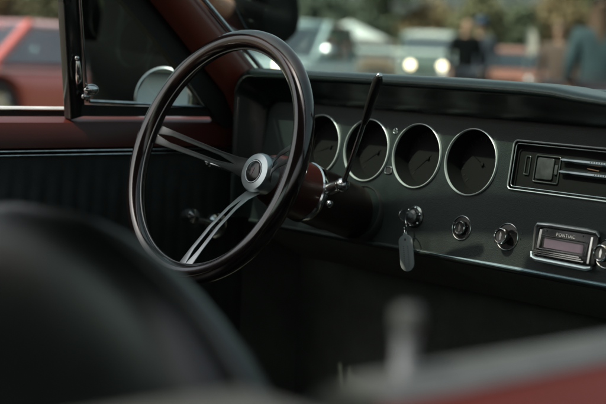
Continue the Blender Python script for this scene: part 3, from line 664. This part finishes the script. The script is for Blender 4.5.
# ------------------------------------------------------------------ parked cars of the show
WIN = glass('car_window_glass', (.45, .55, .55), refl=.5)
DARKIN = mat('dark_cabin', (.03, .03, .03), .8)
LAMPGLOW = mat('glowing_headlamp', (.9, .85, .75), .2, emit=(1, .66, .42), estr=5)
LAMPOFF = mat('headlamp_glass', (.6, .62, .62), .08, .6)
AMBER = mat('amber_lens', (.5, .15, .02), .2)
REDL = mat('red_lens', (.35, .015, .01), .2)
def parked_car(label, loc, rot, paint, L=4.6, Wd=1.78, H=1.36, belt=.86, hoodh=.84, deckh=.86, g0=-.25, roofpaint=None, cat='car', wr=.32, box=False, lit=False, name='parked_car', cab=(-1.35,-.75,.45,1.05), group='cars parked at the show', lampx=.72, rail=0):
    T = thing(name, label, cat, (0,0,0), group)
    hl = L/2; wy = (hl-.85, -hl+.95)
    def ar(y):
        b = .22+(.15 if box else 0)
        for v in wy:
            d = abs(y-v)
            if d < wr+.05: b = max(b, wr-.02+sqrt((wr+.05)**2-d*d))
        return b
    def topz(y):
        if y > cab[3]: t = (y-cab[3])/(hl-cab[3]); return belt+(hoodh-belt)*min(1, t*2)-.10*t**3
        if y < cab[0]: t = (cab[0]-y)/(hl+cab[0]) if hl+cab[0] > .05 else 0; return belt+(deckh-belt)*min(1, t*2)-.06*t**3
        return belt
    q = MB(); rings = []
    for y in ys(-hl, hl, .07):
        e = 1-.10*max(0, (abs(y)-hl+.6)/.6)**2; b = ar(y); t = topz(y); w2 = Wd/2*e
        half = [(w2*.60,b),(w2*.95,b),(w2,max(b+.02,.45)),(w2*1.0,max(b+.04,.62)),(w2*.97,max(b+.06,t-.10)),(w2*.88,t-.012),(w2*.5,t+.012)]
        rings.append([Vector((x,y,min(z,t+.02))) for x, z in half]+[Vector((-x,y,min(z,t+.02))) for x, z in reversed(half)])
    q.loft(rings); bd = q.build('body', paint, T, angle=45)
    # greenhouse
    tw, bw = Wd/2*(.92 if box else .74), Wd/2*.93
    rz = H; B = [(s, y) for s in (1,-1) for y in cab]
    Pb = {(s,k): Vector((s*bw*(.97 if k in (0,3) else 1), cab[k], belt-.01)) for s in (1,-1) for k in (0,3)}
    Pt = {(s,0): Vector((s*tw, cab[1], rz-.05)) for s in (1,-1)}; Pt.update({(s,3): Vector((s*tw, cab[2], rz-.05)) for s in (1,-1)})
    ym = (cab[0]+cab[3])/2-.1
    for s in (1,-1):
        for k in (0,3): q = MB(); q.tube([Pb[(s,k)], Pt[(s,k)]], .035 if k == 3 else .055, 8); q.build('pillar', paint, T)
        q = MB(); q.tube([(s*bw-s*.03,ym,belt),(s*tw-s*.03,ym,rz-.05)], .022, 8); q.build('pillar', paint, T)
    q = MB(); q.loft([[Vector((x*tw, y, z-.04*abs(x)**3)) for x in (-1,-.8,-.5,0,.5,.8,1)]+[Vector((x*tw, y, z-.07)) for x in (1,.5,0,-.5,-1)] for y, z in ((cab[1]-.06,rz-.075),(cab[1]+.12,rz-.022),(cab[1]+.4,rz-.003),((cab[1]+cab[2])/2,rz),(cab[2]-.4,rz-.003),(cab[2]-.12,rz-.022),(cab[2]+.07,rz-.075))])
    q.build('roof', roofpaint or paint, T, angle=50)
    if rail:
        for s in (1,-1): q = MB(); q.prism([(s*(tw+.012),cab[1]-.16,rz-.05-rail*1.6),(s*(tw+.012),cab[1]-.04,rz-.05),(s*(tw+.012),cab[2]+.04,rz-.05),(s*(tw+.016),cab[2]+.20,rz-.05-rail*1.6),(s*(tw+.02),cab[2]+.06,rz-.05-rail),(s*(tw+.02),cab[1]-.02,rz-.05-rail)], (-s*.05,0,0)); q.build('roof_rail', paint, T, bevel=.01)
    def pane(nm, pts): q = MB(); q.add(pts, [tuple(range(len(pts)))]); q.build(nm, WIN, T, smooth=False, solid=.006)
    pane('windscreen', [Pb[(1,3)],Pb[(-1,3)],Pt[(-1,3)],Pt[(1,3)]]); pane('rear_window', [Pb[(1,0)],Pb[(-1,0)],Pt[(-1,0)],Pt[(1,0)]])
    for s in (1,-1):
        pane('side_window', [Pb[(s,0)],Vector((s*bw,ym,belt)),Vector((s*tw,ym,rz-.05)),Pt[(s,0)]]); pane('side_window', [Vector((s*bw,ym,belt)),Pb[(s,3)],Pt[(s,3)],Vector((s*tw,ym,rz-.05))])
        q = MB(); q.tube([(s*bw*1.045,-hl+.25,belt-.07),(s*bw*1.062,0,belt-.07),(s*bw*1.045,hl-.25,belt-.09)], .012, 8); q.build('belt_trim', CHROME, T)
        q = MB(); q.tube([(s*tw*1.02,cab[1],rz-.06),(s*tw*1.02,cab[2],rz-.06)], .014, 8); q.tube([Vector((s*bw*1.02,ym,belt)),Vector((s*tw*1.03,ym,rz-.06))], .022, 8); q.build('window_trim', CHROME, T)
        q = MB(); q.sphere((s*(bw+.14), cab[3]-.1, belt+.09), (.12,.07,.09), 20, 14); q.tube([(s*bw,cab[3]-.12,belt),(s*(bw+.12),cab[3]-.1,belt+.06)], .015, 6); q.build('side_mirror', CHROME, T)  # mirrors enlarged as rounded chrome to throw sun glints
        q = MB(); q.box((s*(Wd/2)-.01, -.35, belt-.17),(s*(Wd/2)+.015,-.2,belt-.145)); q.build('door_handle', CHROME, T)
        hx = Wd/2*lampx
        q = MB(); q.lathe([(.115,-.02),(.115,.02),(.095,.03)], (s*hx, hl-.02, .66 if not box else .86), (0,1,0), 24); hb_ = q.build('headlight', CHROME, T)
        q = MB(); q.lathe([(.098,.02),(.06,.04),(0,.05)], (s*hx, hl-.02, .66 if not box else .86), (0,1,0), 20); q.build('lens', LAMPGLOW if lit else LAMPOFF, hb_)
        q = MB(); q.box((s*hx-.13,-hl-.03,.60),(s*hx+.13,-hl+.05,.72)); q.build('taillight', REDL, T, bevel=.01)
        for v in wy:
            q = MB(); q.lathe([(.0,.02),(wr*.6,.03),(wr*.64,.09),(wr*.85,.10),(wr,.07),(wr,-.09),(wr*.6,-.10),(0,-.1)], (s*(Wd/2-.13), v, wr), (s,0,0), 28); wl = q.build('wheel', TYRE, T)
            q = MB(); q.lathe([(0,.095),(.06,.09),(wr*.3,.05),(wr*.56,.06),(wr*.62,.095)], (s*(Wd/2-.13), v, wr), (s,0,0), 24); q.build('rim', CHROME, wl)
    q = MB(); q.box((-hx*.75,hl-.04,.55),(hx*.75,hl+.0,.74)); q.build('grille', BLACK, T, bevel=.01)
    for yy in (hl+.04, -hl-.04): q = MB(); q.box((-Wd/2*.92,yy-.05,.40),(Wd/2*.92,yy+.05,.52)); q.build('bumper', CHROME, T, bevel=.03)
    q = MB(); q.box((-bw*.8,cab[0]+.4,belt-.02),(-.08,cab[0]+.55,belt+.18)); q.box((.08,cab[0]+.4,belt-.02),(bw*.8,cab[0]+.55,belt+.18)); q.box((-bw*.8,cab[3]-.6,belt-.0),(bw*.8,cab[3]-.2,belt+.03)); q.build('seats_and_dash', DARKIN, T, bevel=.04)
    T.location = loc; T.rotation_euler = (0,0,radians(rot)); return T
P_PINK = mat('faded_salmon_paint', (.40, .105, .085), .25, coat=.8, var=.05)
P_TEAL = mat('pale_teal_paint', (.42, .52, .52), .25, coat=.8, var=.05)
P_WHITE = mat('white_paint', (.72, .73, .70), .35, var=.05)
P_GREEN = mat('grey_green_paint', (.14, .18, .16), .35, coat=.5)
P_TAN = mat('tan_paint', (.28, .20, .13), .35, coat=.5)
P_DRED = mat('maroon_paint', (.14, .035, .03), .3, coat=.8)
P_ORNG = mat('orange_paint', (.50, .15, .07), .3, coat=.8)
P_SILV = mat('silver_paint', (.4, .42, .43), .3, .4, coat=.5)
parked_car('faded salmon red coupe parked in the field beyond the driver window', (-12.01,6.30,0), 14, P_PINK, rail=.09, H=1.25, belt=.80, hoodh=.80, deckh=.80)
parked_car('pale teal hatchback parked nose out beside the steering wheel rim', (-14.2,11.7,0), -146, P_TEAL, L=4.2, Wd=1.75, H=1.52, belt=.98, hoodh=.93, box=True, lit=True, cab=(-1.75,-1.15,.25,.95))  # emission on its headlamp lenses stands for a strong glint
parked_car('tan van-like wagon parked in front of the white pointed tent', (-36.04,35.24,0), -130, P_TAN, H=1.7, belt=1.0, hoodh=.95, deckh=1.0, cab=(-2.1,-1.95,.4,1.0), box=True, wr=.36)
parked_car('boxy off-roader with white roof and both round headlights lit', (-26.95,28.7,0), -140, P_GREEN, L=4.0, Wd=1.75, H=1.86, belt=1.12, hoodh=1.08, deckh=1.1, cab=(-1.9,-1.8,.45,.65), box=True, lit=True, roofpaint=P_WHITE, cat='off-roader', wr=.38, lampx=.52)
parked_car('dark maroon sedan parked just right of the two standing visitors', (-21.78,25.54,0), -155, P_DRED, H=1.40, belt=.93)
parked_car('orange coupe parked behind the dashboard, right of the maroon sedan', (-16.24,19.67,0), -150, P_ORNG, H=1.34, belt=.90)
parked_car('silver car parked between the orange coupe and the woman in teal', (-20.98,27.94,0), -160, P_SILV, H=1.36, belt=.90)

parked_car('white sedan parked far off, left of the tan wagon', (-44.29,41.10,0), -150, P_WHITE, H=1.42)
parked_car('cream sedan parked farthest off, behind the tan wagon', (-43.82,44.64,0), -120, mat('cream_paint', (.55, .48, .36), .3), H=1.45)
# white pointed tent
TN = thing('tent', 'white pyramid-topped show tent far behind the parked cars', 'tent', (-57.0,54.0,0))
q = MB(); a, zt, ze = 1.6, 3.05, 2.1
b = Vector((-57.0,54.0,0)); c4 = [b+Vector((x*a,y*a,ze)) for x, y in ((1,1),(-1,1),(-1,-1),(1,-1))]
q.add(c4+[b+Vector((0,0,zt))]+[v-Vector((0,0,.25)) for v in c4], [(0,1,4),(1,2,4),(2,3,4),(3,0,4),(0,5,6,1),(1,6,7,2),(2,7,8,3),(3,8,5,0)]); q.build('canopy', P_WHITE, TN, solid=.02, smooth=False)
for v in c4: q = MB(); q.tube([(v.x,v.y,0),(v.x,v.y,ze)], .03, 8); q.build('leg', STEEL, TN)
q = MB(); q.add([c4[1], c4[2], Vector((c4[2].x,c4[2].y,0)), Vector((c4[1].x,c4[1].y,0))], [(0,1,2,3)]); q.build('back_wall', P_WHITE, TN, solid=.02, smooth=False)

# narrow pale shape on a pole, added to stand for a glint
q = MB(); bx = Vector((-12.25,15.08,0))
q.tube([bx, bx+Vector((0,0,1.55))], .015, 8); GLINT = tag(q.build('pale_upright_glint', STEEL), 'narrow pale upright shape added for a glint among the cars at centre right', 'glint')
q = MB(); r3 = Vector((.666,.745,0)); q.prism([bx+Vector((0,0,z))+r3*x for x, z in ((.02,1.15),(.09,1.18),(.13,1.32),(.10,1.48),(.03,1.56))], Vector((.02,-.02,0))); q.build('glint_panel', mat('pale_glint_tone', (.62,.54,.48), .8), GLINT)

# low railing behind the cars on the right
q = MB(); A, B_ = Vector((-23.0,21.5,0)), Vector((-16.6,24.5,0))
q.tube([A+Vector((0,0,1.18)), B_+Vector((0,0,1.18))], .05, 8); FN_ = tag(q.build('field_fence', mat('pale_rail', (.45,.50,.48), .6)), 'low pale rail fence running behind the parked cars', 'fence')
for i in range(6): q = MB(); p = A.lerp(B_, i/5); q.tube([(p.x,p.y,0),(p.x,p.y,1.15)], .05, 8); q.build('post', mat('pale_post', (.40,.44,.42), .6), FN_)

# ------------------------------------------------------------------ people
SKIN = mat('skin', (.42, .24, .17), .5, var=.08)
def skinmesh(name, chains, m, parent, sub=1, root=0):
    """chains: list of lists of (key or None, Vector, radius); shared keys join"""
    me = bpy.data.meshes.new(name); vs = []; es = []; rs = []; keys = {}
    for ch in chains:
        prev = None
        for key, co, r in ch:
            if key is not None and key in keys: i = keys[key]
            else:
                vs.append(Vector(co)); rs.append(r); i = len(vs)-1
                if key is not None: keys[key] = i
            if prev is not None: es.append((prev, i))
            prev = i
    me.from_pydata(vs, es, [])
    o = bpy.data.objects.new(name, me); COL.objects.link(o); o.parent = parent
    md = o.modifiers.new('skin', 'SKIN'); md.use_smooth_shade = True
    for i, r in enumerate(rs):
        sv = me.skin_vertices[0].data[i]; sv.radius = (r if isinstance(r, tuple) else (r, r)); sv.use_root = (i == root)
    s = o.modifiers.new('sub', 'SUBSURF'); s.levels = sub; s.render_levels = sub
    me.materials.append(m)
    return o
def hand(key, wrist, d, palm_n, sc=1.0):
    """palm and five fingers growing from the wrist along d"""
    d = d.normalized(); side = palm_n.cross(d).normalized(); pn = side.cross(d).normalized()*-1
    out = [[(key, wrist, .024*sc), (key+'p', wrist+d*.045*sc, (.030*sc,.018*sc))]]
    for i, (off, L_) in enumerate(((.028,.070),(.010,.078),(-.010,.073),(-.028,.058))):
        b = wrist+d*.085*sc+side*off*sc
        out.append([(key+'p', None, 0), (None, b, .0095*sc), (None, b+(d*.8+pn*.5)*L_*.45*sc, .0085*sc), (None, b+(d*.5+pn*.9)*L_*.85*sc, .0075*sc)])
    b = wrist+d*.035*sc+side*.030*sc
    out.append([(key+'p', None, 0), (None, b+side*.012*sc+d*.01*sc, .011*sc), (None, b+side*.030*sc+d*.035*sc+pn*.01*sc, .009*sc)])
    return out
def person(label, loc, rot, H, jacket, trousers, hair, arms, group=None, longhair=False, cap=None, build_=1.0, shoes=None):
    T = thing('person', label, 'person', (0,0,0), group)
    k = H/1.78; V = lambda x, y, z: Vector((x, y, z))*k
    pel, sp, ch, nk = V(0,0,.96), V(0,.01,1.12), V(0,.02,1.34), V(0,.015,1.50)
    hd0, hd1, hd2 = V(0,-.005,1.56), V(0,-.015,1.65), V(0,-.005,1.73)
    b = build_
    chains = [[('pel',pel,(.14*b*k,.095*b*k)),('sp',sp,(.135*b*k,.09*b*k)),('ch',ch,(.130*b*k,.085*b*k)),('nk',nk,.055*k),('h0',hd0,.062*k),('h1',hd1,(.078*k,.095*k)),('h2',hd2,.062*k)]]
    jc = [[('hem',pel-V(0,0,.13),(.205*b*k,.150*b*k)),('pel',pel-V(0,0,.02),(.195*b*k,.150*b*k)),('sp',sp,(.16*b*k,.125*b*k)),('ch',ch,(.18*b*k,.13*b*k)),('nk',nk-V(0,0,.03),.07*k)]]
    tr = [[('pel',pel+V(0,0,.02),(.185*b*k,.14*b*k))]]; shoe = []
    for s in (1,-1):
        sh, el, wr_ = [V(*p) for p in arms[s]]
        chains.append([('ch',None,0),('sh%d'%s,sh,.048*b*k),('el%d'%s,el,.038*b*k),('w%d'%s,wr_,.027*k)])
        hdn = (wr_-el).normalized(); chains += hand('w%d'%s, wr_, hdn, Vector((0,0,1)) if abs(hdn.z) < .7 else Vector((s,0,0)), k)
        jc.append([('ch',None,0),('sh%d'%s,sh,.084*b*k),('el%d'%s,el,.062*b*k),(None,el.lerp(wr_,.88),.042*k)])
        hp, kn, an = V(s*.10,0,.90), V(s*.12,-.02,.50), V(s*.13,.02,.10)
        chains.append([('pel',None,0),(None,hp,.070*b*k),(None,kn,.052*b*k),('an%d'%s,an,.038*k),(None,V(s*.14,-.10,.035),.032*k)])
        tr.append([('pel',None,0),(None,hp,.102*b*k),(None,kn,.075*b*k),(None,an+V(0,0,-.02),.062*k)])
        q = MB(); q.loft([[V(s*.135+x*w_, y, z) for x, z in ((-.045,0),(.045,0),(.045,h_*.6),(.02,h_),(-.02,h_),(-.045,h_*.6))] for y, w_, h_ in ((.08,.8,.09),(.03,.95,.11),(-.06,1.1,.08),(-.14,.95,.05),(-.17,.5,.03))]); q.build('shoe', shoes or BLACK, T, angle=70)
    # nose
    chains.append([('h1',None,0),(None,V(0,-.108,1.635),.013*k)])
    skinmesh('body', chains, SKIN, T, 1)
    skinmesh('jacket', jc, jacket, T, 2); skinmesh('trousers', tr, trousers, T, 2)
    for s in (1,-1):
        q = MB(); q.sphere(V(s*.032,-.095,1.66), .011*k, 10, 8); q.build('eye', BLACK, T)
        q = MB(); q.sphere(V(s*.083,0,1.64), (.012*k,.022*k,.032*k), 10, 8); q.build('ear', SKIN, T)
    q = MB(); q.sphere(V(0,-.100,1.600), (.022*k,.008*k,.006*k), 10, 6); q.build('mouth', mat('lips', (.35,.12,.10), .5), T)
    if hair:
        q = MB(); q.sphere(V(0,.012,1.70), (.096*k,.108*k,.085*k), 18, 12)
        if longhair: q.loft([[V(x*1.0*w_, .085+.03*sin(z*7)+y*d_, z) for x, y in ((-.09,-.05),(-.05,.03),(0,.045),(.05,.03),(.09,-.05),(0,-.03))] for z, w_, d_ in ((1.72,1,1),(1.6,1.15,1.1),(1.5,1.15,1.0),(1.4,1.0,.8),(1.3,.6,.5))])
        q.build('hair', hair, T, angle=80)
    if cap:
        q = MB(); q.lathe([(.103*k,0),(.105*k,.03*k),(.085*k,.075*k),(.04*k,.098*k),(0,.10*k)], V(0,.005,1.70), (0,0,1), 24)
        q.prism([V(x,y,1.705) for x, y in ((-.075,-.08),(-.06,-.16),(0,-.185),(.06,-.16),(.075,-.08))], V(0,0,.012)); q.build('cap', cap, T)
    T.location = loc; T.rotation_euler = (0,0,radians(rot)); return T
BLK = mat('black_cloth', (.004, .0045, .0045), .95, spec=.08, bump=.5, bscale=120); DENIM = mat('dark_denim', (.03, .035, .05), .85)
TEALC = mat('teal_cloth', (.022, .045, .055), .8, var=.3, scale=25); BLUEC = mat('blue_cap_cloth', (.03, .06, .12), .8)
HAIRB = mat('brown_hair', (.09, .045, .025), .6, bump=.5); HAIRD = mat('dark_hair', (.025, .018, .014), .6)
down = {1: ((.20,.0,1.42),(.27,.03,1.14),(.27,-.04,.90)), -1: ((-.20,.0,1.42),(-.27,.03,1.14),(-.27,-.04,.90))}
bent = {1: ((.20,.0,1.43),(.325,.0,1.03),(.145,-.17,1.10)), -1: ((-.20,.0,1.43),(-.27,.08,1.15),(-.20,.17,.96))}
person('person in black jacket standing just outside the driver door, one forearm raised across the waist', (-1.935,.715,0), 48, 1.84, BLK, BLK, HAIRD, bent, build_=1.06)
person('distant person in black clothes with bare pale head, facing the cars', (-12.90,14.38,0), 60, 1.70, BLK, DENIM, None, down)
person('distant person in blue cap standing beside the one dressed in black', (-13.74,15.68,0), 30, 1.74, DENIM, DENIM, HAIRD, down, cap=BLUEC)
person('person with long brown hair and teal shirt standing at the right edge', (-6.08,8.41,0), -130, 1.62, TEALC, DENIM, HAIRB, down, longhair=True, cap=BLK, build_=1.1)
person('person in brown jacket standing left of the one in teal', (-9.2,11.9,0), 20, 1.55, mat('brown_cloth', (.08,.05,.04), .85), DENIM, HAIRB, down)

# ------------------------------------------------------------------ trees behind the field
LEAFS = [mat('leaf_dark', (.060,.072,.040), .8, col2=(.095,.105,.055), scale=3), mat('leaf_olive', (.095,.092,.045), .8, col2=(.15,.13,.06), scale=3),
         mat('leaf_autumn', (.17,.115,.055), .8, col2=(.25,.17,.085), scale=3), mat('leaf_pine', (.045,.060,.042), .8, col2=(.07,.088,.058), scale=3)]
BARK = mat('bark', (.08,.06,.045), .9, bump=.6, bscale=20)
def tree(label, x, y, H, Wd, leaf, rnd, conif=False):
    T = thing('tree', label, 'tree', (x,y,0), 'trees along the far edge of the field')
    b = Vector((x,y,0)); q = MB(); q.tube([b-Vector((0,0,.2)), b+Vector((.1,0,H*.4)), b+Vector((.0,.1,H*.85))], [H*.035,H*.022,H*.006], 8)
    limbs = []
    for i in range(7):
        a = rnd.random()*6.28; z = H*(.25+.08*i); e = b+Vector((cos(a)*Wd*.32, sin(a)*Wd*.32, z+H*.12)); limbs.append(e)
        q.tube([b+Vector((0,0,z)), e], [H*.010,H*.003], 6)
    q.build('trunk', BARK, T)
    q = MB(); clumps = []
    for i in range(46):
        t = rnd.random()**.8; z = H*(.12+.86*t); wr_ = Wd/2*((1-t)**.8 if conif else sqrt(max(.05, 1-(2*t-.85)**2*.75)))
        a = rnd.random()*6.28; rr_ = wr_*sqrt(rnd.random()); clumps.append((b+Vector((cos(a)*rr_, sin(a)*rr_, z)), Wd*(.08+.08*rnd.random())))
    for c, r in clumps:
        for j in range(60):
            d = Vector((rnd.gauss(0,1),rnd.gauss(0,1),rnd.gauss(0,.8)))*r*.6; p = c+d
            a1 = Vector((rnd.gauss(0,1),rnd.gauss(0,1),rnd.gauss(0,1))).normalized(); a2 = a1.orthogonal().normalized(); s = .10+.22*rnd.random()
            q.add([p-a1*s, p-a2*s*.6, p+a1*s, p+a2*s*.6], [(0,1,2,3)])
    q.build('crown', leaf, T, smooth=False)
rnd = random.Random(5)
fa = Vector((-.738,.666,0)).normalized(); ra = Vector((.666,.745,0)).normalized()
spec = []
# offset to the right at ~100 m (m), height, width, leaf, kind
defs = [(-27,8.0,8,1,0),(-22,9.5,9,2,0),(-17,7.5,8,0,0),(-12,9,8,0,0),(-7,9.8,8,3,1),(-3,8.8,7,0,0),(1.2,5.0,7,3,0),(4.6,8.4,6,0,0),(8.5,4.8,5.5,2,0),(11.6,5.3,4,1,0),(15.6,5.1,6,0,0),(19.5,7.4,6,2,0),(22,8.2,7,1,0),(27,8.6,8,0,0),(32,8,8,3,0)]
kinds = ['dark green', 'olive', 'autumn brown', 'blue-green']
place = ['far left behind the salmon coupe','left behind the salmon coupe','behind the driver window post','hidden mostly by the person in black','left of the windscreen pillar','behind the steering wheel top','above the teal hatchback','just left of the white tent','behind the white tent','above the tan wagon','above the white-roofed off-roader','above the two distant visitors','above the orange coupe','behind the woman in teal','beyond the right edge']
for i, (o_, h_, wd_, lf, cn) in enumerate(defs):
    p = Vector((1.2,-1.56,0))+fa*(98+rnd.uniform(-6,6))+ra*o_
    tree('%s %s, %s' % (kinds[lf], 'conifer' if cn else 'leafy tree', place[i]), p.x, p.y, h_, wd_, LEAFS[lf], rnd, bool(cn))
# far-off wood that closes the gaps low down
q = MB()
for i in range(9000):
    t = rnd.uniform(-60,60); hgt = 4.9+1.2*noise.noise(Vector((t*.12,0,3))); z = hgt*rnd.random()
    p = Vector((1.2,-1.56,0))+fa*(125+rnd.uniform(-6,6))+ra*t+Vector((0,0,z))
    a1 = Vector((rnd.gauss(0,1),rnd.gauss(0,1),rnd.gauss(0,1))).normalized(); a2 = a1.orthogonal().normalized(); s = .3+.5*rnd.random()
    q.add([p-a1*s, p-a2*s*.7, p+a1*s, p+a2*s*.7], [(0,1,2,3)])
wd = q.build('far_wood', LEAFS[0], smooth=False); wd['kind'] = 'stuff'; wd['label'] = 'dark green wood closing the far side of the field'; wd['category'] = 'wood'
finish()
